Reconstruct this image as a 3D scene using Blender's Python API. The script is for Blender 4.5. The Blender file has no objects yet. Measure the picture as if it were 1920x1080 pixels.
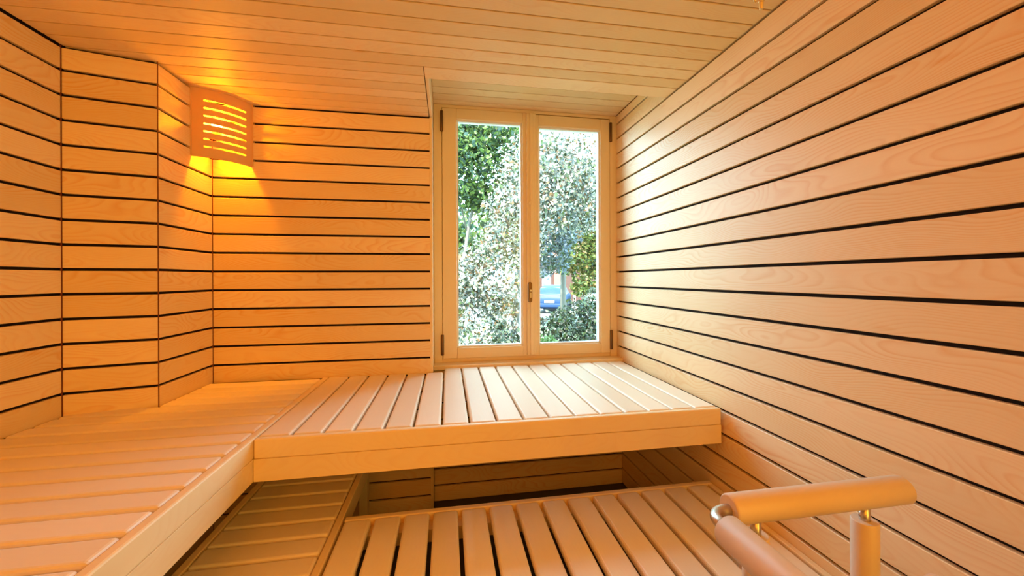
import bpy, bmesh, math, random
import numpy as np
from mathutils import Vector, Matrix
random.seed(7)
rng = np.random.default_rng(11)
scene = bpy.context.scene
COL = scene.collection

# ------------------------------------------------------------------ key numbers (metres)
CEIL = 2.10          # main ceiling; the floor lies at FLOOR
FLOOR = 0.150
PITCH = 0.085        # pitch of the wall planks, their joints run on round every corner
XL, XR, XB = -1.2945, 0.965, -1.046
YP, YQ, YB, YW = 1.539, 1.601, 1.9302, 2.0958
YF = -1.25           # wall behind the camera
XN = -0.072          # left side of the window recess
ZN = 2.235           # ceiling of the window recess
YU = 2.015           # wall under the window
ZB, ZL = 0.837, 0.540  # upper and lower bench tops

# ------------------------------------------------------------------ camera
cam_d = bpy.data.cameras.new('camera')
cam = bpy.data.objects.new('camera', cam_d)
COL.objects.link(cam)
scene.camera = cam
yaw, roll = 0.1669, -0.0038
cy_, sy_ = math.cos(yaw), math.sin(yaw)
r0, f0, u0 = Vector((cy_, -sy_, 0)), Vector((sy_, cy_, 0)), Vector((0, 0, 1))
cr, sr = math.cos(roll), math.sin(roll)
r1, u1 = r0*cr + u0*sr, u0*cr - r0*sr
M = Matrix((r1, u1, -f0)).transposed().to_4x4()
M.translation = Vector((0, 0, CEIL - 0.8026))
cam.matrix_world = M
cam_d.sensor_width = 36
cam_d.lens = 717.858/1920*36
cam_d.shift_y = -(540 - 522.6253)/1920
cam_d.clip_start = 0.02
cam_d.clip_end = 300

# ------------------------------------------------------------------ sky, sun, lights, exposure
world = bpy.data.worlds.new('sky')
scene.world = world
world.use_nodes = True
wn = world.node_tree.nodes; wl = world.node_tree.links
bg = wn['Background']
bg.inputs['Color'].default_value = (0.48, 0.82, 1.0, 1)
bg.inputs['Strength'].default_value = 14.5

def light(name, kind, loc, rot, energy, color, **kw):
    d = bpy.data.lights.new(name, kind)
    d.energy = energy; d.color = color
    for k, v in kw.items(): setattr(d, k, v)
    o = bpy.data.objects.new(name, d)
    o.location = loc; o.rotation_euler = rot
    COL.objects.link(o)
    return o
# high sun behind the building: it lights the garden, none of it enters by the window
light('sun', 'SUN', (0, -5, 12), (math.radians(42), 0, math.radians(-28)), 30.0, (1.0, 0.93, 0.82), angle=0.01)
# daylight comes in through the window opening (portal, gives off no light itself)
p = light('window_portal', 'AREA', (0.45, YW + 0.12, 1.54), (math.radians(-90), 0, 0), 1.0, (1, 1, 1), shape='RECTANGLE', size=1.1, size_y=1.5)
p.data.cycles.is_portal = True
# added orange fill behind the camera, standing in for an unseen second lamp
light('rear_fill_light', 'AREA', (-0.35, -1.0, 1.80), (math.radians(62), 0, math.radians(-4)), 8.0, (1.0, 0.24, 0.0), shape='RECTANGLE', size=0.6, size_y=0.4)
# added warm fill at the right behind the camera, brightens the left wall
light('side_fill_light', 'AREA', (XR-.04, -0.85, 1.45), (math.radians(90), 0, math.radians(66)), 29.0, (1.0, 0.65, 0.08), shape='RECTANGLE', size=0.8, size_y=1.7)

scene.view_settings.view_transform = 'Standard'
scene.view_settings.look = 'None'
scene.view_settings.gamma = 1.0
scene.view_settings.exposure = 0.05
scene.view_settings.use_curve_mapping = False
scene.cycles.max_bounces = 10
scene.cycles.diffuse_bounces = 8
scene.cycles.sample_clamp_indirect = 8.0
scene.cycles.use_denoising = True

# ------------------------------------------------------------------ materials
def new_mat(name):
    m = bpy.data.materials.new(name); m.use_nodes = True
    return m, m.node_tree.nodes, m.node_tree.links, m.node_tree.nodes['Principled BSDF']

def wood(name, base, dark, rough=0.45, ring=1.0, contrast=1.0, vary=0.10, knots=True, spec=0.4, bump=0.08):
    """pine: growth rings cut at a slant along local X, fine streaks, a few knots, tone varies from piece to piece"""
    m, N, L, b = new_mat(name)
    tc = N.new('ShaderNodeTexCoord'); oi = N.new('ShaderNodeObjectInfo')
    mul = N.new('ShaderNodeVectorMath'); mul.operation = 'MULTIPLY_ADD'
    comb = N.new('ShaderNodeCombineXYZ')
    L.new(oi.outputs['Random'], comb.inputs[0]); L.new(oi.outputs['Random'], comb.inputs[1]); L.new(oi.outputs['Random'], comb.inputs[2])
    off = N.new('ShaderNodeVectorMath'); off.operation = 'MULTIPLY'; off.inputs[1].default_value = (37.0, 0.0, 11.0)
    L.new(comb.outputs[0], off.inputs[0])
    add = N.new('ShaderNodeVectorMath'); add.operation = 'ADD'
    L.new(tc.outputs['Object'], add.inputs[0]); L.new(off.outputs[0], add.inputs[1])
    # slow drift of the pith
    mp = N.new('ShaderNodeMapping'); mp.inputs['Scale'].default_value = (1.7, 5.0, 5.0)
    L.new(add.outputs[0], mp.inputs[0])
    n1 = N.new('ShaderNodeTexNoise'); n1.inputs['Scale'].default_value = 1.0; n1.inputs['Detail'].default_value = 2.0
    L.new(mp.outputs[0], n1.inputs['Vector'])
    # ring field = y*a + noise*b
    sx = N.new('ShaderNodeSeparateXYZ'); L.new(tc.outputs['Object'], sx.inputs[0])
    yy = N.new('ShaderNodeMath'); yy.operation = 'MULTIPLY'; yy.inputs[1].default_value = 9.0
    L.new(sx.outputs['Y'], yy.inputs[0])
    ysq = N.new('ShaderNodeMath'); ysq.operation = 'MULTIPLY'
    yo = N.new('ShaderNodeMath'); yo.operation = 'ADD'
    rsub = N.new('ShaderNodeMath'); rsub.operation = 'MULTIPLY_ADD'; rsub.inputs[1].default_value = 1.1; rsub.inputs[2].default_value = -0.55
    L.new(oi.outputs['Random'], rsub.inputs[0])
    L.new(yy.outputs[0], yo.inputs[0]); L.new(rsub.outputs[0], yo.inputs[1])
    L.new(yo.outputs[0], ysq.inputs[0]); L.new(yo.outputs[0], ysq.inputs[1])
    fld = N.new('ShaderNodeMath'); fld.operation = 'MULTIPLY_ADD'; fld.inputs[1].default_value = 2.6
    L.new(n1.outputs[0], fld.inputs[0]); L.new(ysq.outputs[0], fld.inputs[2])
    fr = N.new('ShaderNodeMath'); fr.operation = 'MULTIPLY'; fr.inputs[1].default_value = 11.0*ring
    L.new(fld.outputs[0], fr.inputs[0])
    frac = N.new('ShaderNodeMath'); frac.operation = 'FRACT'; L.new(fr.outputs[0], frac.inputs[0])
    rr = N.new('ShaderNodeValToRGB')
    rr.color_ramp.elements[0].position = 0.0; rr.color_ramp.elements[0].color = (0, 0, 0, 1)
    rr.color_ramp.elements[1].position = 1.0; rr.color_ramp.elements[1].color = (0, 0, 0, 1)
    e = rr.color_ramp.elements.new(0.80); e.color = (1, 1, 1, 1)
    e = rr.color_ramp.elements.new(0.45); e.color = (.22, .22, .22, 1)
    L.new(frac.outputs[0], rr.inputs[0])
    # strength of the figure varies along and between boards
    mp2 = N.new('ShaderNodeMapping'); mp2.inputs['Scale'].default_value = (2.2, 9.0, 9.0); L.new(add.outputs[0], mp2.inputs[0])
    n2 = N.new('ShaderNodeTexNoise'); n2.inputs['Scale'].default_value = 1.3; n2.inputs['Detail'].default_value = 3.0
    L.new(mp2.outputs[0], n2.inputs['Vector'])
    st = N.new('ShaderNodeMapRange'); st.inputs[1].default_value = 0.35; st.inputs[2].default_value = 0.72; st.inputs[3].default_value = 0.10*contrast; st.inputs[4].default_value = 0.55*contrast
    L.new(n2.outputs[0], st.inputs[0])
    figure = N.new('ShaderNodeMath'); figure.operation = 'MULTIPLY'
    L.new(rr.outputs[0], figure.inputs[0]); L.new(st.outputs[0], figure.inputs[1])
    # fine fibres
    mp3 = N.new('ShaderNodeMapping'); mp3.inputs['Scale'].default_value = (6.0, 260.0, 260.0); L.new(add.outputs[0], mp3.inputs[0])
    n3 = N.new('ShaderNodeTexNoise'); n3.inputs['Scale'].default_value = 1.0; n3.inputs['Detail'].default_value = 2.0
    L.new(mp3.outputs[0], n3.inputs['Vector'])
    f2 = N.new('ShaderNodeMath'); f2.operation = 'MULTIPLY_ADD'; f2.inputs[1].default_value = 0.16*contrast
    L.new(n3.outputs[0], f2.inputs[0]); L.new(figure.outputs[0], f2.inputs[2])
    fac = f2
    if knots:
        mpk = N.new('ShaderNodeMapping'); mpk.inputs['Scale'].default_value = (2.3, 9.0, 9.0); L.new(add.outputs[0], mpk.inputs[0])
        vk = N.new('ShaderNodeTexVoronoi'); vk.inputs['Scale'].default_value = 1.0; L.new(mpk.outputs[0], vk.inputs['Vector'])
        kr = N.new('ShaderNodeMapRange'); kr.inputs[1].default_value = 0.02; kr.inputs[2].default_value = 0.085; kr.inputs[3].default_value = 0.55; kr.inputs[4].default_value = 0.0
        L.new(vk.outputs['Distance'], kr.inputs[0])
        fac = N.new('ShaderNodeMath'); fac.operation = 'ADD'; fac.use_clamp = True
        L.new(f2.outputs[0], fac.inputs[0]); L.new(kr.outputs[0], fac.inputs[1])
    mix = N.new('ShaderNodeMix'); mix.data_type = 'RGBA'
    mix.inputs[6].default_value = (*base, 1); mix.inputs[7].default_value = (*dark, 1)
    L.new(fac.outputs[0], mix.inputs[0])
    hsv = N.new('ShaderNodeHueSaturation')
    vv = N.new('ShaderNodeMath'); vv.operation = 'MULTIPLY_ADD'; vv.inputs[1].default_value = vary; vv.inputs[2].default_value = 1 - vary*0.5
    L.new(oi.outputs['Random'], vv.inputs[0]); L.new(vv.outputs[0], hsv.inputs['Value'])
    sv = N.new('ShaderNodeMath'); sv.operation = 'MULTIPLY_ADD'; sv.inputs[1].default_value = -vary*1.2; sv.inputs[2].default_value = 1 + vary*0.6
    L.new(oi.outputs['Random'], sv.inputs[0]); L.new(sv.outputs[0], hsv.inputs['Saturation'])
    L.new(mix.outputs[2], hsv.inputs['Color'])
    L.new(hsv.outputs[0], b.inputs['Base Color'])
    b.inputs['Roughness'].default_value = rough
    b.inputs['Specular IOR Level'].default_value = spec
    if bump:
        bp = N.new('ShaderNodeBump'); bp.inputs['Strength'].default_value = bump; bp.inputs['Distance'].default_value = 0.002
        L.new(fac.outputs[0], bp.inputs['Height']); L.new(bp.outputs[0], b.inputs['Normal'])
    return m

def plain(name, col, rough=0.6, metal=0.0, spec=0.5, noise=0.0, nscale=20.0):
    m, N, L, b = new_mat(name)
    b.inputs['Roughness'].default_value = rough; b.inputs['Metallic'].default_value = metal
    b.inputs['Specular IOR Level'].default_value = spec
    if noise:
        tc = N.new('ShaderNodeTexCoord')
        n = N.new('ShaderNodeTexNoise'); n.inputs['Scale'].default_value = nscale; n.inputs['Detail'].default_value = 4
        L.new(tc.outputs['Object'], n.inputs['Vector'])
        mr = N.new('ShaderNodeMapRange'); mr.inputs[3].default_value = 1 - noise; mr.inputs[4].default_value = 1 + noise
        L.new(n.outputs[0], mr.inputs[0])
        h = N.new('ShaderNodeHueSaturation'); h.inputs['Color'].default_value = (*col, 1)
        L.new(mr.outputs[0], h.inputs['Value']); L.new(h.outputs[0], b.inputs['Base Color'])
    else:
        b.inputs['Base Color'].default_value = (*col, 1)
    return m

def leafy(name, cols, trans=0.35, rough=0.5):
    """leaf colours drawn per leaf"""
    m, N, L, b = new_mat(name)
    g = N.new('ShaderNodeNewGeometry')
    rr = N.new('ShaderNodeValToRGB'); rr.color_ramp.interpolation = 'CONSTANT'
    els = rr.color_ramp.elements
    els[0].position = 0; els[0].color = (*cols[0], 1)
    els[1].position = 1/len(cols); els[1].color = (*cols[1 % len(cols)], 1)
    for i in range(2, len(cols)):
        e = els.new(i/len(cols)); e.color = (*cols[i], 1)
    L.new(g.outputs['Random Per Island'], rr.inputs[0])
    L.new(rr.outputs[0], b.inputs['Base Color'])
    b.inputs['Roughness'].default_value = rough
    tr = N.new('ShaderNodeBsdfTranslucent'); L.new(rr.outputs[0], tr.inputs['Color'])
    mx = N.new('ShaderNodeMixShader'); mx.inputs[0].default_value = trans
    out = N['Material Output']
    L.new(b.outputs[0], mx.inputs[1]); L.new(tr.outputs[0], mx.inputs[2]); L.new(mx.outputs[0], out.inputs[0])
    return m

PINE, PINE_D = (0.88, 0.70, 0.42), (0.78, 0.45, 0.18)
M_wall = wood('pine_cladding', PINE, PINE_D, rough=0.42, ring=1.25, contrast=1.3, vary=0.14)
M_ceil = wood('spruce_ceiling', (0.88, 0.70, 0.42), (0.78, 0.47, 0.19), rough=0.5, ring=1.3, contrast=0.8, vary=0.14)
M_slat = wood('bench_timber', (0.88, 0.76, 0.60), (0.83, 0.65, 0.44), rough=0.40, contrast=0.35, vary=0.08, knots=False)
M_fascia = wood('bench_fascia', (0.88, 0.70, 0.44), (0.80, 0.53, 0.26), rough=0.42, contrast=0.5, vary=0.04, knots=False)
M_rail = wood('rail_timber', (0.74, 0.57, 0.42), (0.70, 0.49, 0.33), rough=0.42, contrast=0.3, vary=0.04, knots=False)
M_frame = wood('window_timber', (0.85, 0.67, 0.40), (0.80, 0.56, 0.30), rough=0.38, contrast=0.35, vary=0.02, knots=False)
M_dark = plain('dark_backing', (0.020, 0.012, 0.008), rough=0.8, spec=0.2)
M_groove = plain('ceiling_groove', (0.28, 0.11, 0.03), rough=0.7)  # wood backing darkened: the shade in the grooves is put into its colour
M_floor = plain('dark_slate_floor', (0.035, 0.028, 0.022), rough=0.5, noise=0.25, nscale=6)
M_white = plain('white_glazing_bead', (0.82, 0.83, 0.85), rough=0.35)
M_steel = plain('brushed_steel', (0.62, 0.57, 0.52), rough=0.32, metal=1.0)
M_bronze = plain('bronze_hinge', (0.16, 0.085, 0.04), rough=0.35, metal=1.0)
M_brass = plain('pale_brass', (0.85, 0.68, 0.36), rough=0.3, metal=0.6)
M_plaster = plain('outer_render', (0.75, 0.72, 0.66), rough=0.9, noise=0.05)

M_glass, N, L, b = new_mat('window_glass')
N.remove(b)
tr = N.new('ShaderNodeBsdfTransparent'); tr.inputs[0].default_value = (0.96, 0.98, 0.97, 1)
gl = N.new('ShaderNodeBsdfGlossy'); gl.inputs['Roughness'].default_value = 0.01
lw = N.new('ShaderNodeFresnel'); lw.inputs[0].default_value = 1.22
mx = N.new('ShaderNodeMixShader'); L.new(lw.outputs[0], mx.inputs[0]); L.new(tr.outputs[0], mx.inputs[1]); L.new(gl.outputs[0], mx.inputs[2])
L.new(mx.outputs[0], N['Material Output'].inputs[0])

M_shade, N, L, b = new_mat('lamp_shade_veneer')
b.inputs['Base Color'].default_value = (0.78, 0.47, 0.22, 1); b.inputs['Roughness'].default_value = 0.5
tl = N.new('ShaderNodeBsdfTranslucent'); tl.inputs[0].default_value = (0.6, 0.3, 0.1, 1)
mx = N.new('ShaderNodeMixShader'); mx.inputs[0].default_value = 0.05
L.new(b.outputs[0], mx.inputs[1]); L.new(tl.outputs[0], mx.inputs[2]); L.new(mx.outputs[0], N['Material Output'].inputs[0])

def emit(name, col, s):
    m, N, L, b = new_mat(name)
    b.inputs['Base Color'].default_value = (*col, 1)
    b.inputs['Emission Color'].default_value = (*col, 1); b.inputs['Emission Strength'].default_value = s
    return m
M_bulb = emit("glowing_bulb", (1.0, 0.50, 0.12), 40.0)

# ------------------------------------------------------------------ object helpers
def link(o, parent=None):
    COL.objects.link(o)
    if parent is not None:
        q = parent; m = Matrix.Identity(4)
        while q is not None:
            m = q.matrix_basis @ m; q = q.parent
        o.parent = parent
        o.matrix_basis = m.inverted() @ o.matrix_basis
    return o
def tag(o, label=None, cat=None, group=None, kind=None):
    for k, v in (('label', label), ('category', cat), ('group', group), ('kind', kind)):
        if v: o[k] = v
    return o
def thing(name, loc, label, cat, group=None):
    o = bpy.data.objects.new(name, None); o.location = loc; o.empty_display_size = 0.05
    COL.objects.link(o)
    return tag(o, label, cat, group)
def mesh_from_bm(name, bm, mat, smooth=False):
    me = bpy.data.meshes.new(name)
    bm.normal_update(); bm.to_mesh(me); bm.free()
    me.materials.append(mat)
    if smooth:
        me.polygons.foreach_set('use_smooth', [True]*len(me.polygons))
    return me
_cache = {}
def board_mesh(L_, w, t, bev, mat, seg=2):
    key = (round(L_, 4), round(w, 4), round(t, 4), bev, mat.name, seg)
    if key not in _cache:
        bm = bmesh.new()
        bmesh.ops.create_cube(bm, size=1.0)
        bmesh.ops.scale(bm, vec=(L_, w, t), verts=bm.verts)
        if bev:
            bmesh.ops.bevel(bm, geom=list(bm.edges), offset=bev, segments=seg, profile=0.5, affect='EDGES')
        _cache[key] = mesh_from_bm('board', bm, mat)
        _cache[key].shade_smooth() if hasattr(_cache[key], 'shade_smooth') and False else None
    return _cache[key]
def board(name, a, b_, w, t, n, mat, parent=None, bev=0.0012, seg=1):
    """a board whose face centre line runs from a to b_, face normal n; its thickness lies behind the face"""
    a, b_, n = Vector(a), Vector(b_), Vector(n).normalized()
    x = (b_ - a); Ln = x.length; x.normalize(); y = n.cross(x).normalized()
    o = bpy.data.objects.new(name, board_mesh(Ln, w, t, bev, mat, seg))
    m = Matrix((x, y, n)).transposed().to_4x4(); m.translation = (a + b_)*0.5 - n*t*0.5
    o.matrix_basis = m
    return link(o, parent)
def box(name, lo, hi, mat, parent=None, bev=0.0):
    lo, hi = Vector(lo), Vector(hi)
    d = hi - lo
    # local X along the longest side, so that the grain follows the piece
    ax = max(range(3), key=lambda i: d[i])
    X = Vector([1 if i == ax else 0 for i in range(3)])
    Z = Vector((0, 0, 1)) if ax != 2 else Vector((0, -1, 0))
    Y = Z.cross(X)
    dim = (abs(d.dot(X)), abs(d.dot(Y)), abs(d.dot(Z)))
    o = bpy.data.objects.new(name, board_mesh(*dim, bev, mat, 2))
    m = Matrix((X, Y, Z)).transposed().to_4x4(); m.translation = (lo + hi)*0.5
    o.matrix_basis = m
    return link(o, parent)
def tube(name, pts, r, mat, parent=None, seg=24, cap_bevel=0.0):
    """round bar along pts; local X along the first span"""
    pts = [Vector(q) for q in pts]
    if cap_bevel:
        d0 = (pts[1]-pts[0]).normalized(); d1 = (pts[-1]-pts[-2]).normalized()
        prof = [(pts[0], r-cap_bevel), (pts[0]+d0*cap_bevel*.4, r-cap_bevel*.35), (pts[0]+d0*cap_bevel, r)]
        prof += [(q, r) for q in pts[1:-1]]
        prof += [(pts[-1]-d1*cap_bevel, r), (pts[-1]-d1*cap_bevel*.4, r-cap_bevel*.35), (pts[-1], r-cap_bevel)]
    else:
        prof = [(q, r) for q in pts]
    P = [q for q, _ in prof]
    x = (pts[1]-pts[0]).normalized()
    ref = Vector((0, 0, 1)) if abs(x.z) < .9 else Vector((0, 1, 0))
    y = ref.cross(x).normalized(); z = x.cross(y)
    base = Matrix((x, y, z)).transposed().to_4x4(); base.translation = sum(pts, Vector())/len(pts)
    inv = base.inverted()
    bm = bmesh.new(); rings = []
    prev = None
    for i, (q, rad) in enumerate(prof):
        t = (P[min(i+1, len(P)-1)] - P[max(i-1, 0)]).normalized()
        if prev is None: side = ref.cross(t).normalized()
        else: side = (prev - t*prev.dot(t)).normalized()
        prev = side; up = t.cross(side)
        rings.append([bm.verts.new(inv @ (q + (side*math.cos(k*2*math.pi/seg) + up*math.sin(k*2*math.pi/seg))*rad)) for k in range(seg)])
    for a, b_ in zip(rings, rings[1:]):
        for k in range(seg):
            f = bm.faces.new((a[k], a[(k+1) % seg], b_[(k+1) % seg], b_[k])); f.smooth = True
    bm.faces.new(rings[0][::-1]); bm.faces.new(rings[-1])
    o = bpy.data.objects.new(name, mesh_from_bm(name, bm, mat)); o.matrix_basis = base
    return link(o, parent)

# ------------------------------------------------------------------ the room shell
GAP = 0.0096
def structure(o): o['kind'] = 'structure'; return o
def quad_wall(name, a, b_, z0, z1, n, depth=0.06, mat=M_dark, back=0.016):
    """dark batten space behind the planks: a slab whose face lies `back` behind the plank face"""
    a, b_, n = Vector((*a, 0)), Vector((*b_, 0)), Vector((*n, 0)).normalized()
    x = (b_-a).normalized()
    o = bpy.data.objects.new(name, board_mesh((b_-a).length, z1-z0, depth, 0, mat))
    y = n.cross(x)
    m = Matrix((x, y, n)).transposed().to_4x4(); m.translation = (a+b_)*0.5 + Vector((0, 0, (z0+z1)/2)) - n*(back + depth/2)
    o.matrix_basis = m
    return structure(link(o))
def planks(wall, a, b_, n, ks, ztop=None, zbot=None, mat=None):
    """planks between joint k and joint k+1 for every k"""
    for k in ks:
        zt = CEIL - k*PITCH - (GAP/2 if k or ztop is not None else .0095); zb = CEIL - (k+1)*PITCH + GAP/2
        if ztop is not None: zt = min(zt, ztop)
        if zbot is not None: zb = max(zb, zbot)
        if zt - zb < 0.004: continue
        zc = (zt+zb)/2
        board('plank', (*a, zc), (*b_, zc), zt-zb, 0.014, (*n, 0), mat or M_wall, wall, bev=0.0014)

E = 0.0010
M_seam = plain('corner_seam', (0.16, 0.035, 0.010), rough=0.7)  # dark strips added at the corners, coloured like the shaded gap between planks
floor = structure(box('floor', (-1.6, YF-0.2, FLOOR-0.06), (XR+0.10, YW+0.10, FLOOR), M_floor))
w = quad_wall('wall_right', (XR, YW), (XR, YF), FLOOR, ZN+0.1, (-1, 0))
planks(w, (XR, YW-.013), (XR, YF), (-1, 0), range(-2, 23), ztop=ZN-.001, zbot=FLOOR)
w = quad_wall('wall_left', (XL, YF), (XL, YP+.08), FLOOR, CEIL+.1, (1, 0))
planks(w, (XL, YF), (XL, YP-E), (1, 0), range(0, 23), zbot=FLOOR)
nx, ny = (YQ-YP), -(XB-XL); nl = math.hypot(nx, ny); nP = (nx/nl, ny/nl); tP = (-nP[1]*1.0, nP[0]*1.0)
tx, ty = (XB-XL)/nl, (YQ-YP)/nl
w = quad_wall('wall_pillar_front', (XL-.05, YP-.0125), (XB-.018*tx, YQ-.018*ty), FLOOR, CEIL+.1, nP)
planks(w, (XL+E*tx, YP+E*ty), (XB-E*.6*tx, YQ-E*.6*ty), nP, range(0, 23), zbot=FLOOR)
w = quad_wall('wall_pillar_side', (XB, YQ+.005), (XB, YB+.07), FLOOR, CEIL+.1, (1, 0), depth=.05)
planks(w, (XB, YQ+E*.6), (XB, YB-E), (1, 0), range(0, 23), zbot=FLOOR)
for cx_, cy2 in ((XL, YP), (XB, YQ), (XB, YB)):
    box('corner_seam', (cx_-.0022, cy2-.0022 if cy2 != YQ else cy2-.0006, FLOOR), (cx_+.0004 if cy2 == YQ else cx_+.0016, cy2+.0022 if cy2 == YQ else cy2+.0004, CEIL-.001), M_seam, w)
w = quad_wall('wall_back', (XB-.06, YB), (XN-.015, YB), FLOOR, CEIL+.1, (0, -1))
planks(w, (XB+E, YB), (XN-.003, YB), (0, -1), range(0, 23), zbot=FLOOR)
w = quad_wall('wall_below_window', (XN-.06, YU), (XR+.08, YU), FLOOR-.001, ZB-.012, (0, -1), depth=.12)
planks(w, (XN+E, YU), (XR-E-.0015, YU), (0, -1), range(14, 23), ztop=ZB-.014, zbot=FLOOR)
w = quad_wall('wall_behind', (XL-.1, YF), (XR+.1, YF), FLOOR, CEIL+.1, (0, 1), depth=.12, mat=M_wall, back=0.0)
# boards that finish the window recess
trim1 = structure(box('trim_1', (XN-.013, YB-.001, FLOOR), (XN, YW+.05, CEIL-.0045), M_frame, bev=.0012))
trim2 = structure(box('trim_2', (XN-.013, 1.568, CEIL), (XN, YW+.05, ZN+.02), M_frame, bev=.0012))
sill = structure(box('trim_3', (XN, YU-.006, ZB-.012), (XR+.012, YW+.05, ZB+.012), M_frame, bev=.003))

# ceiling: boards across the room, tongue-and-groove shadow gaps
ceil = structure(box('ceiling', (XL-.1, YF-.1, CEIL+.012), (XR+.1, 1.560, CEIL+.09), M_groove))
cb = box('ceiling_backing', (XL-.1, 1.560, CEIL+.012), (XN-.016, YW+.06, CEIL+.09), M_groove, ceil)
nb = box('recess_backing', (XN-.014, 1.570, ZN+.012), (XR+.1, YW+.06, ZN+.09), M_groove, ceil)
CP = 0.0684; CG = 0.0046
y0 = 1.004 - CP*33
for i in range(0, 60):
    ya, yb = y0 + i*CP + CG/2, y0 + (i+1)*CP - CG/2
    if ya < YF or ya > YB: continue
    x0, x1 = XL-.0, XR-.002
    yc = (ya+yb)/2
    if yb > 1.50:
        xr_end = XN - .0165
        # the last full-length board is the wider edge board of the recess
        board('board', (x0, min(yc, (ya+min(yb, YB+.01))/2), CEIL), (xr_end, min(yc, (ya+min(yb, YB+.01))/2), CEIL), min(yb, YB+.01)-ya, .012, (0, 0, -1), M_ceil, ceil, bev=.0014)
    else:
        board('board', (x0, yc, CEIL), (x1, yc, CEIL), yb-ya, .012, (0, 0, -1), M_ceil, ceil, bev=.0014)
board('edge_board', (XN-.0135, (1.483+.0018+1.5685)/2, CEIL), (XR-.002, (1.483+.0018+1.5685)/2, CEIL), 1.5685-1.483-.0018, .0125, (0, 0, -1), M_ceil, ceil, bev=.0014)
board('upstand', (XN, 1.5685, CEIL+.07), (XR-.002, 1.5685, CEIL+.07), .135, .012, (0, 1, 0), M_ceil, ceil)
for ya in (1.5575, 1.6259, 1.6943, 1.7627, 1.8311, 1.8995, 1.9679, 2.0363):
    yb = ya + CP
    lo, hi = max(ya+CG/2, 1.5700), min(yb-CG/2, YW+.02)
    board('board', (XN+.001, (lo+hi)/2, ZN), (XR-.002, (lo+hi)/2, ZN), hi-lo, .012, (0, 0, -1), M_ceil, ceil, bev=.0014)

# ------------------------------------------------------------------ window
win = structure(bpy.data.objects.new('window_1', None)); win.location = (0.45, YW, ZB+.012); COL.objects.link(win)
FZ0, FZ1 = ZB+.012, ZN-.001
box('frame_stile', (XN+.001, YW-.012, FZ0), (-0.0275, YW+.06, FZ1), M_frame, win, bev=.0015)
box('frame_stile', (0.9265, YW-.012, FZ0), (XR+.03, YW+.06, FZ1), M_frame, win, bev=.0015)
box('frame_head', (-0.0275, YW-.012, 2.217), (0.9265, YW+.06, FZ1), M_frame, win, bev=.0015)
box('frame_foot', (-0.0275, YW-.004, FZ0), (0.9265, YW+.06, 0.868), M_frame, win, bev=.0015)
def sash(x0, x1, ox0, ox1, z0, z1, oz0, oz1, hinge_x):
    s = bpy.data.objects.new('sash', None); s.location = ((x0+x1)/2, YW, z0)
    link(s, win)
    yf, yb = YW-.016, YW+.04
    box('stile', (x0, yf, z0), (ox0, yb, z1), M_frame, s, bev=.003)
    box('stile', (ox1, yf, z0), (x1, yb, z1), M_frame, s, bev=.003)
    box('rail', (ox0, yf, z0), (ox1, yb, oz0), M_frame, s, bev=.003)
    box('rail', (ox0, yf, oz1), (ox1, yb, z1), M_frame, s, bev=.003)
    # white glazing bead set back inside the opening
    t = .009; y1, y2 = yf+.014, yf+.046
    bm = bmesh.new()
    for lo, hi in (((ox0, y1, oz0), (ox0+t, y2, oz1)), ((ox1-t, y1, oz0), (ox1, y2, oz1)), ((ox0+t, y1, oz0), (ox1-t, y2, oz0+t)), ((ox0+t, y1, oz1-t), (ox1-t, y2, oz1))):
        g = bmesh.ops.create_cube(bm, size=1.0)['verts']
        for v in g:
            v.co = Vector([lo[i] + (v.co[i]+.5)*(hi[i]-lo[i]) for i in range(3)])
    o = bpy.data.objects.new('glazing_bead', mesh_from_bm('glazing_bead', bm, M_white)); link(o, s)
    o['label'] = 'white glazing bead around the pane'
    box('pane', (ox0+.004, y1+.012, oz0+.004), (ox1-.004, y1+.014, oz1-.004), M_glass, s)
    for hz in (z0+.075, z1-.075):
        tube('hinge', [(hinge_x, yf-.006, hz-.055), (hinge_x, yf-.006, hz+.055)],   .0078, M_bronze, s, seg=12, cap_bevel=.002)
    return s
SZ0, SZ1 = 0.870, 2.2155
box('frame_light_stop', (XN-.01, YW+.041, FZ0-.01), (0.000, YW+.075, FZ1+.015), M_frame, win)  # added backing behind the sash joints, blocks sky light leaking through
box('frame_light_stop', (0.900, YW+.041, FZ0-.01), (XR+.03, YW+.075, FZ1+.015), M_frame, win)
box('frame_light_stop', (0.000, YW+.041, FZ0-.01), (0.900, YW+.075, 0.895), M_frame, win)
box('frame_light_stop', (0.000, YW+.041, 2.195), (0.900, YW+.075, FZ1+.015), M_frame, win)
sL = sash(-0.0255, 0.4545, 0.050, 0.412, SZ0, SZ1, 0.926, 2.160, -0.0275)
sR = sash(0.4555, 0.9245, 0.5035, 0.868, SZ0, SZ1-.004, 0.926, 2.150, 0.9275)
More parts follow.
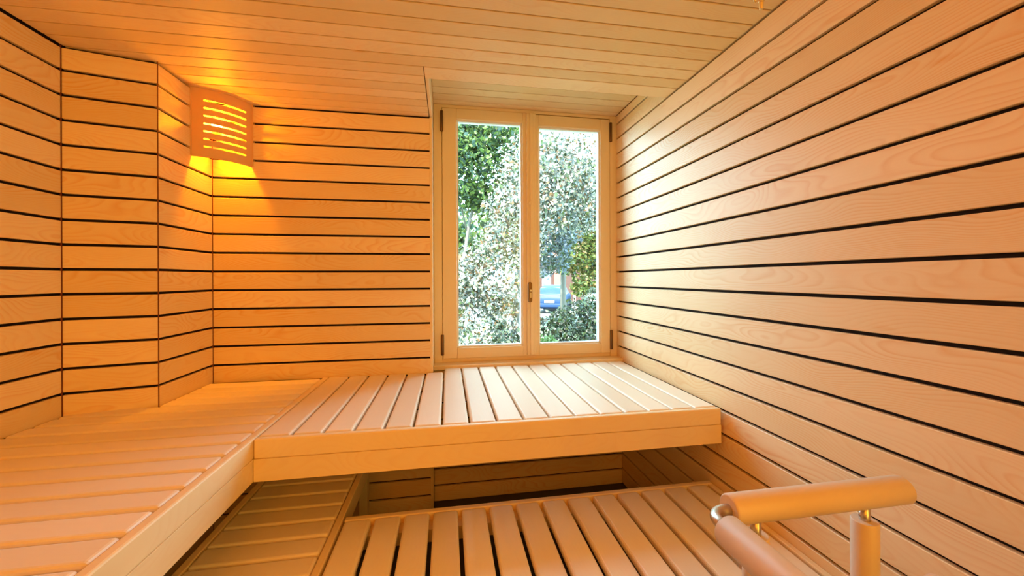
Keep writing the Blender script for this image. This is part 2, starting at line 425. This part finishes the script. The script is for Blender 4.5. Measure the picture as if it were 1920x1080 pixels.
# moulded cover strip on the meeting stile, lock plate and knob
box('cover_strip', (0.432, YW-.030, SZ0+.004), (0.486, YW-.016, SZ1-.003), M_frame, sL, bev=.005)
box('cover_bead', (0.449, YW-.038, SZ0+.008), (0.470, YW-.0285, SZ1-.006), M_frame, sL, bev=.004)
def oval_plate():
    bm = bmesh.new(); n = 28; w_, h_ = .0125, .056; fr, bk = [], []
    for k in range(n):
        a = 2*math.pi*k/n; x = math.cos(a)*w_; z = math.sin(a)*w_ + (h_-w_)*(1 if math.sin(a) > 0 else -1)
        fr.append(bm.verts.new((x*.82, -.005, z*.97))); bk.append(bm.verts.new((x, 0, z)))
    bm.faces.new(fr)
    for k in range(n): bm.faces.new((fr[k], bk[k], bk[(k+1) % n], fr[(k+1) % n]))
    bm.faces.new(bk[::-1])
    bmesh.ops.recalc_face_normals(bm, faces=bm.faces)
    o = bpy.data.objects.new('lock_plate', mesh_from_bm('lock_plate', bm, M_bronze)); o.location = (0.4475, YW-.0382, 1.2225)
    return link(o, sL)
lp = oval_plate(); lp['label'] = 'dark bronze oval lock plate'
tube('spindle', [(0.4495, YW-.043, 1.232), (0.4495, YW-.051, 1.232)], .0058, M_steel, sL, seg=14, cap_bevel=.0015)
box('key_tab', (0.4465, YW-.048, 1.192), (0.4525, YW-.0432, 1.222), M_steel, sL, bev=.001)
tube('plug', [(0.4495, YW-.0385, 1.712), (0.4495, YW-.0415, 1.712)], .009, M_frame, sL, seg=16, cap_bevel=.001)

# ------------------------------------------------------------------ benches
SB = .0080
def slat_x(parent, x0, x1, ya, yb, z):     # slat lying along X
    return board('slat', (x0, (ya+yb)/2, z), (x1, (ya+yb)/2, z), yb-ya, .026, (0, 0, 1), M_slat, parent, bev=SB, seg=3)
def slat_y(parent, y0_, y1_, xa, xb, z):
    return board('slat', ((xa+xb)/2, y0_, z), ((xa+xb)/2, y1_, z), xb-xa, .026, (0, 0, 1), M_slat, parent, bev=SB, seg=3)

# upper bench along the left wall
bA = thing('sauna_bench', (-0.93, 0.35, ZB-.13), 'pale wooden upper sauna bench along the left wall with slats running crosswise', 'bench')
LG, LP = .0095, .0789
yj = 1.671 + 3*LP
for i in range(0, 38):
    hi_, lo_ = yj - i*LP - LG/2, yj - (i+1)*LP + LG/2
    hi_ = min(hi_, YB-.003)
    if lo_ < YF+.05: break
    x0 = XB+.002 if lo_ > YQ-.02 else (XL+.003 if hi_ < YP+.0 else None)
    if x0 is None:
        x0 = max(XL+.003, XL + (lo_-YP)/ty*tx)
    slat_x(bA, x0, -0.5805, lo_, hi_, ZB)
for zt, zb_ in ((ZB, .7785), (.7782, .713)):
    box('fascia_board', (-0.5785, YF+.05, zb_), (-0.5555, YB-.003, zt), M_fascia, bA, bev=.0045 if zt == ZB else .0006)
for lo, hi in (((-.64, YF+.05, ZB-.062), (-.580, YB-.004, ZB-.0262)), ((-1.02, YF+.05, ZB-.062), (-.97, YB-.004, ZB-.0262))):
    box('bearer', lo, hi, M_fascia, bA)
# upper bench in front of the window
bB = thing('sauna_bench', (0.2, 1.6, ZB-.13), 'upper sauna bench under the window, slats running front to back, pale in the daylight', 'bench')
XG = -0.0195
for n in range(-6, 11):
    xa, xb = XG + n*.0885 + .0032, XG + (n+1)*.0885 - .0032
    if n == -6: xa = -.5525
    if n == 10: xb = XR-.012
    slat_y(bB, 1.2355, (YU-.008 if xa > XN-.03 and n > -1 else YB-.003), xa, xb, ZB)
for zt, zb_ in ((ZB-.001, .7785), (.7782, .713)):
    box('fascia_board', (-0.5540, 1.2130, zb_), (XR-.0115, 1.2340, zt), M_fascia, bB, bev=.0045 if zt > .8 else .0006)
box('bearer', (-.552, 1.2345, ZB-.066), (XR-.012, 1.275, ZB-.0262), M_fascia, bB)
box('bearer', (-.552, 1.865, ZB-.066), (XR-.012, 1.905, ZB-.0262), M_fascia, bB)
# lower bench in front, slats running front to back
bC = thing('sauna_bench', (0.3, 1.0, FLOOR), 'wide lower sauna bench in front with slats pointing at the camera', 'bench')
YC0, YC1 = .70, 1.2935
for n in range(-1, 13):
    xa, xb = -.2350 + n*.0905 + .0062, -.2350 + (n+1)*.0905 - .0062
    if n == -1: xa = -.3215
    slat_y(bC, YC0+.024, YC1-.0225, xa, xb, ZL)
box('rear_rail', (-.3225, YC1-.0205, ZL-.062), (XR-.0015, YC1, ZL-.0005), M_fascia, bC, bev=.003)
box('side_rail', (.9435, YC0+.024, ZL-.062), (XR-.0015, YC1-.0215, ZL-.0005), M_fascia, bC, bev=.004)
box('front_rail', (-.3225, YC0, ZL-.124), (XR-.0015, YC0+.022, ZL), M_fascia, bC, bev=.0045)
box('bearer', (-.32, 1.2250, ZL-.066), (.9425, YC1-.0215, ZL-.0262), M_fascia, bC)
box('bearer', (-.32, YC0+.024, ZL-.066), (.9425, YC0+.065, ZL-.0262), M_fascia, bC)
for x in (-.300, .90):
    for y in (YC0+.05, YC1-.06):
        box('leg', (x-.018, y-.02, FLOOR), (x+.018, y+.02, ZL-.066), M_fascia, bC, bev=.002)
# narrow lower bench at the left, slats running crosswise
bD = thing('sauna_bench', (-0.51, 1.2, FLOOR), 'narrow lower sauna bench between the upper left bench and the wide front bench', 'bench')
SP = .0806
for i in range(-4, 12):
    hi_, lo_ = 1.533 - i*SP - .0036, 1.533 - (i+1)*SP + .0036
    slat_x(bD, -.6785, -.3525, lo_, hi_, ZL)
YD0, YD1 = 1.533-12*SP+.0045, 1.533+4*SP-.0045
box('side_rail', (-.7020, YD0, ZL-.062), (-.6805, YD1, ZL-.0005), M_fascia, bD, bev=.003)
box('side_rail', (-.3495, YD0, ZL-.066), (-.3285, YD1, ZL-.0005), M_fascia, bD, bev=.003)
for x0 in (-.679, -.392):
    box('bearer', (x0, YD0+.01, ZL-.06), (x0+.04, YD1-.01, ZL-.0262), M_fascia, bD)
for x in (-.66, -.372):
    for y in (YD0+.05, YD1-.05):
        box('leg', (x-.018, y-.02, FLOOR), (x+.018, y+.02, ZL-.06), M_fascia, bD, bev=.002)

# ------------------------------------------------------------------ corner lamp
lamp = thing('corner_lamp', (XB, YB, 1.812), 'glowing wooden corner lamp with a curved slotted shade, under the ceiling', 'lamp')
A = Vector((XB+.0025, 1.784, 0)); B = Vector((-.8815, YB-.0025, 0)); z0, z1 = 1.812, 2.0996
ctr = Vector((XB-.075, YB+.075, 0))
bulge = .028
def arc(t):        # t 0..1 from A to B, bulging into the room
    q = A.lerp(B, t); nrm = Vector((1, -1, 0)).normalized()
    return q + nrm*bulge*(1-(2*t-1)**2)
bm = bmesh.new()
nseg = 24; s0, s1 = 4, 21
zs = [z0]; slots = []
nsl = 7; zfirst = 2.051; pit = .0322; sh = .0076
for k in range(nsl):
    zc = zfirst - (nsl-1-k)*pit
    zs += [zc-sh/2, zc+sh/2]; slots.append(len(zs)-2)
zs.append(z1)
TH = .004
grid = []
for side in (0, 1):
    rows = []
    for z in zs:
        row = []
        for i in range(nseg+1):
            t = i/nseg; q = arc(t)
            if side:
                q = q + Vector((-1, 1, 0)).normalized()*TH
                q.x = max(q.x, XB+.0012) if i else q.x; 
            row.append(bm.verts.new((q.x, q.y, z)))
        rows.append(row)
    grid.append(rows)
solid = lambda r, c: not (r in slots and s0 <= c < s1)
for r in range(len(zs)-1):
    for c in range(nseg):
        if not solid(r, c): continue
        for s in (0, 1):
            g = grid[s]; bm.faces.new((g[r][c], g[r][c+1], g[r+1][c+1], g[r+1][c]))
        for (dr, dc, e0, e1) in ((-1, 0, (r, c), (r, c+1)), (1, 0, (r+1, c), (r+1, c+1)), (0, -1, (r, c), (r+1, c)), (0, 1, (r, c+1), (r+1, c+1))):
            rr_, cc_ = r+dr, c+dc
            if rr_ < 0 or rr_ >= len(zs)-1 or cc_ < 0 or cc_ >= nseg or not solid(rr_, cc_):
                bm.faces.new((grid[0][e0[0]][e0[1]], grid[0][e1[0]][e1[1]], grid[1][e1[0]][e1[1]], grid[1][e0[0]][e0[1]]))
bmesh.ops.recalc_face_normals(bm, faces=bm.faces)
o = bpy.data.objects.new('shade', mesh_from_bm('shade', bm, M_shade)); link(o, lamp)
bm = bmesh.new(); bmesh.ops.create_uvsphere(bm, u_segments=20, v_segments=12, radius=.021)
for v in bm.verts:
    if v.co.z < 0: v.co.z *= 1.5; v.co.x *= 1 + v.co.z*8; v.co.y *= 1 + v.co.z*8
o = bpy.data.objects.new('bulb', mesh_from_bm('bulb', bm, M_bulb, True)); o.location = (-1.004, 1.888, 1.985); link(o, lamp)
box('leak_stop_strip', (XB-.013, 1.779, z0+.004), (XB+.0028, 1.787, CEIL-.001), M_shade, lamp)  # added strips in the plank joints, stop lamp light leaking past the shade
box('leak_stop_strip', (-.8845, YB-.0028, z0+.004), (-.8765, YB+.013, CEIL-.001), M_shade, lamp)
tube('lamp_holder', [(-1.004, 1.888, 1.925), (-1.004, 1.888, 1.955)], .017, M_white, lamp, seg=16)
box('bracket', (-1.010, 1.880, 1.915), (-.998, YB-.001, 1.925), M_white, lamp)
lamp_glow = light('lamp_bulb_light', 'POINT', (-0.985, 1.868, 1.975), (0, 0, 0), 25.0, (1.0, 0.33, 0.0), shadow_soft_size=0.022)

# ------------------------------------------------------------------ guard rail around the stove
gr = thing('guard_rail', (0.6, 0.5, FLOOR), 'round wooden guard rail with steel elbow and posts at the lower right', 'railing')
RZ = .8895; RY = .602; RX = .447
tube('rail', [(.487, RY, RZ), (.862, RY, RZ)], .0253, M_rail, gr, seg=48, cap_bevel=.0035)
tube('rail', [(RX, .556, RZ-.002), (RX, .02, RZ-.002)], .0253, M_rail, gr, seg=48, cap_bevel=.0035)
el = [(.50, RY, RZ)]
for k in range(0, 13):
    a = math.pi/2*k/12; rr_ = .030
    el.append((RX+rr_-rr_*math.sin(a), RY-rr_+rr_*math.cos(a), RZ-.001))
el.append((RX, .54, RZ-.002))
o = tube('elbow', el, .0098, M_steel, gr, seg=20); o['label'] = 'bent steel tube joining the two rails'
for (px, py) in ((.7745, RY), (.5405, RY), (RX, .470)):
    po = tube('post', [(px, py, FLOOR+.006), (px, py, .8405)], .0212, M_rail, gr, seg=36, cap_bevel=.0016)
    q = tube('pin', [(px, py, .82), (px, py, RZ-.02)], .0088, M_steel, gr, seg=20); 
    tube('foot_plate', [(px, py, FLOOR), (px, py, FLOOR+.006)], .03, M_steel, gr, seg=24)
gr2 = thing('stove_fence', (.70, .30, FLOOR), 'rounded brown wooden end just rising over the bottom edge, right of the post', 'railing')
tube('rail', [(.690, .452, .846), (.690, .02, .846)], .0215, M_rail, gr2, seg=32, cap_bevel=.006)
for py in (.40, .08):
    tube('post', [(.690, py, FLOOR), (.690, py, .83)], .016, M_rail, gr2, seg=20)

# ------------------------------------------------------------------ small fitting on the ceiling
ft = thing('ceiling_sensor', (.812, .885, CEIL), 'tiny pale brass two-pronged fitting hanging from the ceiling at the top edge', 'sensor')
tube('base', [(.812, .885, CEIL), (.812, .885, CEIL-.008)], .022, M_brass, ft, seg=24, cap_bevel=.002)
tube('stem', [(.818, .885, CEIL-.006), (.818, .885, 2.004)], .0052, M_brass, ft, seg=14, cap_bevel=.002)
tube('collar', [(.818, .885, 2.030), (.818, .885, 2.022)], .0072, M_brass, ft, seg=14)
hk = [(.806, .885, CEIL-.006), (.803, .885, 2.06), (.799, .885, 2.04), (.797, .885, 2.028), (.801, .885, 2.020)]
tube('prong', hk, .0032, M_brass, ft, seg=10)

# ------------------------------------------------------------------ unseen roof and outer walls, added to seal the room against stray daylight
outer = structure(box('roof', (XL-.45, YF-.3, 2.345), (XR+.45, YW+.16, 2.50), M_plaster))
structure(box('wall_outer_left', (XB-.35, YB+.085, -.57), (XN-.016, YW+.14, 2.345), M_plaster))
structure(box('wall_outer_right', (XR+.085, YF-.2, -.57), (XR+.30, YW+.14, 2.345), M_plaster))
structure(box('wall_outer_below', (XN-.016, YU+.14, -.57), (XR+.085, YW+.14, ZB-.02), M_plaster))

# ------------------------------------------------------------------ garden
G = -0.57
M_grass = plain('lawn', (0.13, 0.16, 0.08), rough=0.9, noise=0.4, nscale=3)
M_road = plain('pale_paving', (0.11, 0.105, 0.10), rough=0.9, noise=0.1, nscale=5)
structure(box('ground_lawn', (-25, YW+.14, G-.2), (45, 15.5, G), M_grass))
structure(box('ground_yard', (-25, 15.5, G-.2), (45, 60, G+.01), M_road))
M_bark = plain('grey_bark', (0.10, 0.085, 0.07), rough=0.9, noise=0.3, nscale=8)
M_silver = leafy('variegated_leaf', [(.30, .28, .20), (.50, .48, .40), (.12, .13, .11), (.24, .23, .20), (.055, .075, .02), (.40, .34, .22), (.035, .045, .018), (.15, .155, .15), (.025, .033, .018), (.16, .075, .03)])
M_grey = leafy('silver_grey_leaf', [(.09, .11, .13), (.15, .17, .20), (.05, .065, .06), (.19, .19, .16), (.03, .045, .015), (.06, .085, .03), (.12, .135, .16)])
M_green = leafy('green_leaf', [(.04, .075, .014), (.065, .11, .02), (.10, .15, .03), (.015, .035, .012), (.15, .19, .05), (.03, .06, .04)], trans=.5)
M_lime = leafy('lime_leaf', [(.09, .12, .02), (.14, .15, .035), (.06, .09, .018), (.16, .13, .035), (.03, .05, .012), (.13, .08, .02)], trans=.5)
M_hedge = leafy('dark_hedge_leaf', [(.006, .015, .003), (.014, .027, .004), (.003, .008, .003), (.024, .036, .007), (.020, .016, .006), (.006, .018, .007)], trans=.2)
M_bright = leafy('bright_green_leaf', [(.07, .11, .02), (.10, .14, .04), (.05, .09, .015)], trans=.4)

def leaves(name, blobs, n, size, mat, parent, fill=.55):
    vol = np.array([b_[3]*b_[4]*b_[5] for b_ in blobs])**(2/3); cnt = (n*vol/vol.sum()).astype(int)
    C_ = []
    for (x, y, z, rx, ry, rz), c in zip(blobs, cnt):
        d = rng.normal(size=(c, 3)); d /= np.linalg.norm(d, axis=1)[:, None]
        rad = fill + (1.08-fill)*rng.random(c)**.6
        # lumpy outline
        lump = 1 + .16*np.sin(d[:, 0]*7+x*5)*np.cos(d[:, 2]*6+z*3) + .10*np.sin(d[:, 1]*11+d[:, 2]*9)
        C_.append(np.array([x, y, z]) + d*(rad*lump)[:, None]*np.array([rx, ry, rz]))
    P_ = np.concatenate(C_); m = len(P_)
    a = rng.normal(size=(m, 3)); a /= np.linalg.norm(a, axis=1)[:, None]
    b_ = rng.normal(size=(m, 3)); b_ -= (b_*a).sum(1)[:, None]*a; b_ /= np.linalg.norm(b_, axis=1)[:, None]
    nn = np.cross(a, b_)
    s = size*(.55+.9*rng.random(m))[:, None]
    V = np.empty((m, 4, 3))
    V[:, 0] = P_ - a*s*.5; V[:, 1] = P_ + b_*s*.30 + nn*s*.10; V[:, 2] = P_ + a*s*.5; V[:, 3] = P_ - b_*s*.30 + nn*s*.10
    me = bpy.data.meshes.new(name)
    me.vertices.add(m*4); me.vertices.foreach_set('co', V.ravel())
    me.loops.add(m*6); me.polygons.add(m*2)
    base = (np.arange(m)*4)[:, None]
    idx = np.concatenate([base+np.array([0, 1, 2]), base+np.array([0, 2, 3])], 1).ravel()
    me.loops.foreach_set('vertex_index', idx.astype(np.int32))
    me.polygons.foreach_set('loop_start', (np.arange(m*2)*3).astype(np.int32))
    me.update(calc_edges=True); me.materials.append(mat)
    o = bpy.data.objects.new(name, me); link(o, parent); o['kind'] = 'stuff'
    return o
def limb(name, pts, r0_, r1_, parent, mat=None):
    pts = [Vector(q) for q in pts]; seg = 8; bm = bmesh.new(); rings = []
    for i, q in enumerate(pts):
        t = (pts[min(i+1, len(pts)-1)] - pts[max(i-1, 0)]).normalized()
        s = (Vector((1, 0, 0)) if abs(t.x) < .8 else Vector((0, 1, 0))).cross(t).normalized(); u = t.cross(s)
        r = r0_ + (r1_-r0_)*i/(len(pts)-1)
        rings.append([bm.verts.new(q + (s*math.cos(k*math.tau/seg)+u*math.sin(k*math.tau/seg))*r) for k in range(seg)])
    for a, b_ in zip(rings, rings[1:]):
        for k in range(seg): bm.faces.new((a[k], a[(k+1) % seg], b_[(k+1) % seg], b_[k]))
    bm.faces.new(rings[0][::-1]); bm.faces.new(rings[-1])
    o = bpy.data.objects.new(name, mesh_from_bm(name, bm, mat or M_bark, True)); return link(o, parent)
def plant(name, loc, label, cat, blobs, n, size, mat, trunk=None, branches=(), r=.08, group=None, fill=.55):
    t = thing(name, (loc[0], loc[1], G), label, cat, group)
    if trunk: limb('trunk', trunk, r, r*.45, t)
    for b_ in branches: limb('branch', b_, r*.42, r*.14, t)
    leaves('foliage', blobs, n, size, mat, t, fill)
    return t

plant('variegated_tree', (1.0, 5.6), 'tree with cream-white variegated leaves close outside, filling the left pane', 'tree',
      [(.32, 5.0, .55, .62, .6, .75), (.05, 5.1, 1.25, .50, .5, .50), (.62, 5.1, 1.35, .40, .5, .55), (.92, 5.2, 2.05, .42, .5, .50),
       (1.35, 5.3, 2.75, .62, .6, .55), (1.75, 5.5, 2.95, .60, .6, .55), (1.15, 5.0, 2.35, .45, .4, .45), (1.95, 5.4, 2.35, .42, .4, .40)], 26000, .055, M_silver,
      trunk=[(1.0, 5.6, G), (.98, 5.6, .6), (1.05, 5.55, 1.6), (1.2, 5.5, 2.7)],
      branches=[[(1.0, 5.55, 1.0), (.6, 5.2, 1.2), (.2, 5.0, 1.1)], [(1.05, 5.5, 1.6), (.8, 5.2, 2.1), (.5, 5.0, 2.3)], [(1.1, 5.5, 2.0), (1.6, 5.3, 2.6), (2.0, 5.2, 2.9)], [(.98, 5.6, .4), (.6, 5.1, .6), (.3, 4.6, .5)]])
plant('silver_tree', (2.0, 7.6), 'silvery grey leaved tree behind the right pane, above the blue car', 'tree',
      [(2.05, 7.3, 2.35, .55, .6, .60), (1.95, 7.2, 1.75, .42, .5, .38), (2.45, 7.5, 2.9, .7, .6, .6), (2.0, 7.2, 3.3, .6, .5, .6)], 12000, .070, M_grey,
      trunk=[(2.38, 7.6, G), (2.36, 7.6, .8), (2.33, 7.5, 2.0), (2.3, 7.5, 3.1)],
      branches=[[(2.36, 7.55, 1.5), (2.1, 7.3, 1.9), (1.9, 7.2, 2.3)], [(2.35, 7.5, 1.9), (2.6, 7.3, 2.4), (2.8, 7.2, 2.8)]], r=.06)
plant('green_tree', (.9, 12), 'tall loose green tree seen against the sky in the upper left pane', 'tree',
      [(.45, 11.5, 4.9, 1.0, .8, .8), (1.55, 11.8, 5.6, 1.1, .8, .9), (.9, 12, 3.9, .9, .8, .55), (2.2, 12, 4.3, .8, .8, .7), (.2, 12, 6.0, 1.3, .8, .9), (1.6, 11.8, 3.2, .7, .6, .5)], 11000, .15, M_green,
      trunk=[(.35, 12, G), (.45, 12, 1.5), (.7, 12, 3.2), (1.3, 12, 4.8), (1.9, 12, 6.6)],
      branches=[[(.6, 12, 2.8), (.3, 11.8, 4.0), (.0, 11.6, 5.2)], [(1.0, 12, 4.0), (1.8, 11.8, 4.6), (2.4, 11.7, 4.9)]], r=.07, fill=.2)
plant('yellow_green_tree', (4.7, 14), 'yellow-green tree at the right edge of the right pane', 'tree',
      [(4.9, 13.5, 2.3, .9, .8, .8), (5.7, 13.8, 3.2, 1.2, .9, 1.1), (4.6, 14, 3.4, .9, .8, .8), (6.0, 14, 2.0, 1.0, .8, .7), (5.0, 14, 4.8, 1.4, .9, 1.0), (4.35, 13.6, 1.75, .38, .4, .38), (5.3, 13.4, 1.25, .75, .5, .45), (4.75, 13.2, 1.0, .35, .4, .35)], 12000, .14, M_lime,
      trunk=[(4.35, 14.2, G), (4.36, 14.2, 1.4), (4.45, 14.2, 3.0), (4.8, 14, 4.6)], branches=[[(4.4, 14.2, 2.0), (5.0, 14, 2.8), (5.7, 13.8, 3.4)]], r=.10, fill=.3)
for k, (x, y, z, rr_) in enumerate([(-1.5, 24, 3.4, 3.6), (2.0, 40, 5.2, 4.6), (18.0, 34, 3.8, 4.2), (12.5, 46, 6.6, 5.0)]):
    plant('distant_tree', (x, y), ['broad green tree far behind the left pane, lowest of the far trees', 'rounded green tree far off behind the parked cars',
          'low green tree far away at the right beyond the pale car', 'tallest of the far green trees, behind the brick house'][k], 'tree',
          [(x, y, z, rr_, rr_*.6, rr_*.72), (x-rr_*.5, y-.5, z-.8, rr_*.6, rr_*.4, rr_*.5), (x+rr_*.5, y-.5, z-.5, rr_*.6, rr_*.4, rr_*.5)], 5000, .36, M_green if k % 2 == 0 else M_lime,
          trunk=[(x, y, G), (x, y, z*.5), (x+.2, y, z)], r=.22, group='trees far behind the garden', fill=.5)
for k, (x, y, h_, rx, m_, lab) in enumerate([
        (1.28, 4.35, .86, .38, M_hedge, 'dark green shrub outside the right pane, the one nearest the mullion'),
        (1.62, 4.60, .97, .40, M_hedge, 'dark green shrub outside the right pane, middle one of the row'),
        (2.02, 4.75, 1.12, .44, M_hedge, 'tallest dark green shrub, at the right edge of the right pane'),
        (.62, 4.05, .70, .24, M_hedge, 'small dark green shrub low in the left pane, below the cream-white tree')]):
    plant('hedge_shrub', (x, y), lab, 'shrub',
          [(x, y, h_-.38, rx, .35, .42), (x+.10, y-.08, h_-.75, rx*1.05, .36, .42), (x-.08, y, h_-1.15, rx*1.05, .38, .42)], 5500, .050, m_,
          trunk=[(x, y, G), (x+.02, y, 0), (x, y, h_-.4)], r=.03, group='dark shrubs along the window', fill=.6)
plant('bright_shrub', (.94, 3.55), 'small bright green shrub low outside, in the bottom corner of the right pane', 'shrub',
      [(.92, 3.55, .60, .15, .14, .14), (.95, 3.55, .28, .18, .16, .28)], 1300, .045, M_bright, trunk=[(.94, 3.55, G), (.93, 3.55, .3), (.92, 3.55, .55)], r=.015)

# ------------------------------------------------------------------ cars and house beyond the garden
M_tyre = plain('tyre_rubber', (.02, .02, .02), rough=.8)
M_cglass = plain('car_glass', (.06, .075, .085), rough=.12, spec=.5)
M_lampred = plain('tail_lamp_red', (.55, .02, .02), rough=.2)
M_plate = plain('pale_number_plate', (.8, .8, .76), rough=.5)
def car(name, loc, rot, col, label):
    paint = plain(name+'_paint', col, rough=.5, spec=.2)
    t = thing(name, (0, 0, 0), label, 'car')
    # sections along the length: y, half width, sill z, belt z, roof half width, roof z  (rear of the car at y=0)
    S = [(0.00, .74, .42, .72, .60, .74), (.06, .80, .30, .90, .66, .92), (.30, .83, .24, .96, .60, 1.22), (.60, .84, .22, .98, .56, 1.43),
         (1.3, .85, .20, .98, .57, 1.50), (2.1, .85, .20, .97, .56, 1.46), (2.75, .84, .20, .95, .60, 1.02), (3.3, .82, .24, .88, .60, .90), (3.75, .74, .32, .72, .55, .74)]
    bm = bmesh.new(); rings = []
    for (y, hw, zs_, zb_, rw, zr) in S:
        pr = [(-hw*.92, zs_), (-hw, (zs_+zb_)/2), (-hw*.97, zb_), (-rw, (zb_+zr)/2 if zr-zb_ < .1 else zr-.06), (-rw*.86, zr), (0, zr+.015), (rw*.86, zr), (rw, (zb_+zr)/2 if zr-zb_ < .1 else zr-.06), (hw*.97, zb_), (hw, (zs_+zb_)/2), (hw*.92, zs_)]
        rings.append([bm.verts.new((x, y, z)) for x, z in pr])
    n = len(rings[0])
    for a, b_ in zip(rings, rings[1:]):
        for k in range(n): bm.faces.new((a[k], b_[k], b_[(k+1) % n], a[(k+1) % n]))
    bm.faces.new(rings[0]); bm.faces.new(rings[-1][::-1])
    bmesh.ops.recalc_face_normals(bm, faces=bm.faces)
    o = bpy.data.objects.new('car_body', mesh_from_bm('car_body', bm, paint, True)); link(o, t)
    def pane(nm, vs, m_):
        bm = bmesh.new(); f = bm.faces.new([bm.verts.new(v) for v in vs])
        r_ = bmesh.ops.extrude_face_region(bm, geom=[f]); nv = [e for e in r_['geom'] if isinstance(e, bmesh.types.BMVert)]
        nrm = f.normal.copy() if f.normal.length else Vector((0, -1, 0)); bm.normal_update(); nrm = f.normal
        bmesh.ops.translate(bm, vec=-nrm*.012, verts=nv)
        bmesh.ops.recalc_face_normals(bm, faces=bm.faces)
        return link(bpy.data.objects.new(nm, mesh_from_bm(nm, bm, m_)), t)
    pane('rear_window', [(-.58, .085, .955), (.58, .085, .955), (.50, .525, 1.375), (-.50, .525, 1.375)], M_cglass)
    for s in (-1, 1):
        pane('side_window', [(s*.80, .75, 1.0), (s*.80, 1.65, 1.0), (s*.615, 1.6, 1.38), (s*.60, .80, 1.37)], M_cglass)
        pane('side_window', [(s*.80, 1.72, 1.0), (s*.80, 2.50, .99), (s*.63, 2.15, 1.36), (s*.615, 1.72, 1.38)], M_cglass)
        box('tail_lamp', (s*.70-.07, -.015, .66), (s*.70+.07, .06, .88), M_lampred, t, bev=.02)
        for y in (.62, 3.0):
            w_ = tube('wheel', [(s*.70, y, .29), (s*.86, y, .29)], .29, M_tyre, t, seg=20, cap_bevel=.03)
    box('rear_bumper', (-.76, -.07, .34), (.76, .06, .54), paint, t, bev=.04)
    box('number_plate', (-.26, -.085, .56+.02), (.26, -.005, .69), M_plate, t, bev=.004)
    t.location = loc; t.rotation_euler = (0, 0, rot)
    return t
car('blue_car', (5.30, 19.6, G+.01), math.radians(-24), (.010, .030, .080), 'small blue car parked beyond the garden, seen from behind')
car('pale_green_car', (8.15, 20.6, G+.01), math.radians(-20), (.05, .09, .07), 'pale green car with a red tail lamp, parked right of the blue car')

M_brick = plain('red_brick', (.06, .025, .018), rough=.9, noise=.2, nscale=4)
M_door = plain('brown_red_door', (.42, .09, .05), rough=.6)
M_trimw = plain('pale_pink_trim', (.16, .11, .10), rough=.8)
M_tile = plain('roof_tile', (.34, .15, .10), rough=.9, noise=.2, nscale=2)
M_pane = plain('dim_house_pane', (.10, .13, .16), rough=.1)
h = thing('brick_house', (9.2, 31, G), 'red brick house with a brown-red door, far off above the blue car', 'building')
box('wall', (6.9, 29.5, G), (11.8, 35, 3.0), M_brick, h)
bm = bmesh.new()
vs = [bm.verts.new(v) for v in [(6.5, 29.1, 3.0), (12.2, 29.1, 3.0), (12.2, 35.4, 3.0), (6.5, 35.4, 3.0), (6.5, 32.2, 5.2), (12.2, 32.2, 5.2)]]
for f in ((0, 1, 5, 4), (2, 3, 4, 5), (1, 2, 5), (3, 0, 4), (0, 3, 2, 1)): bm.faces.new([vs[i] for i in f])
link(bpy.data.objects.new('roof', mesh_from_bm('roof', bm, M_tile)), h)
d_ = box('door', (8.35, 29.42, G), (9.15, 29.5, 1.75), M_door, h)
box('door_surround', (8.2, 29.44, 1.75), (9.3, 29.5, 1.95), M_trimw, h)
box('corner_trim', (6.85, 29.42, G), (7.15, 29.5, 3.0), M_trimw, h); box('corner_trim', (9.9, 29.42, G), (10.15, 29.5, 3.0), M_trimw, h)
for x in (7.35, 10.5):
    wf = box('window', (x, 29.42, .7), (x+.75, 29.5, 1.9), M_trimw, h)
    box('pane', (x+.08, 29.40, .8), (x+.67, 29.43, 1.8), M_pane, wf)
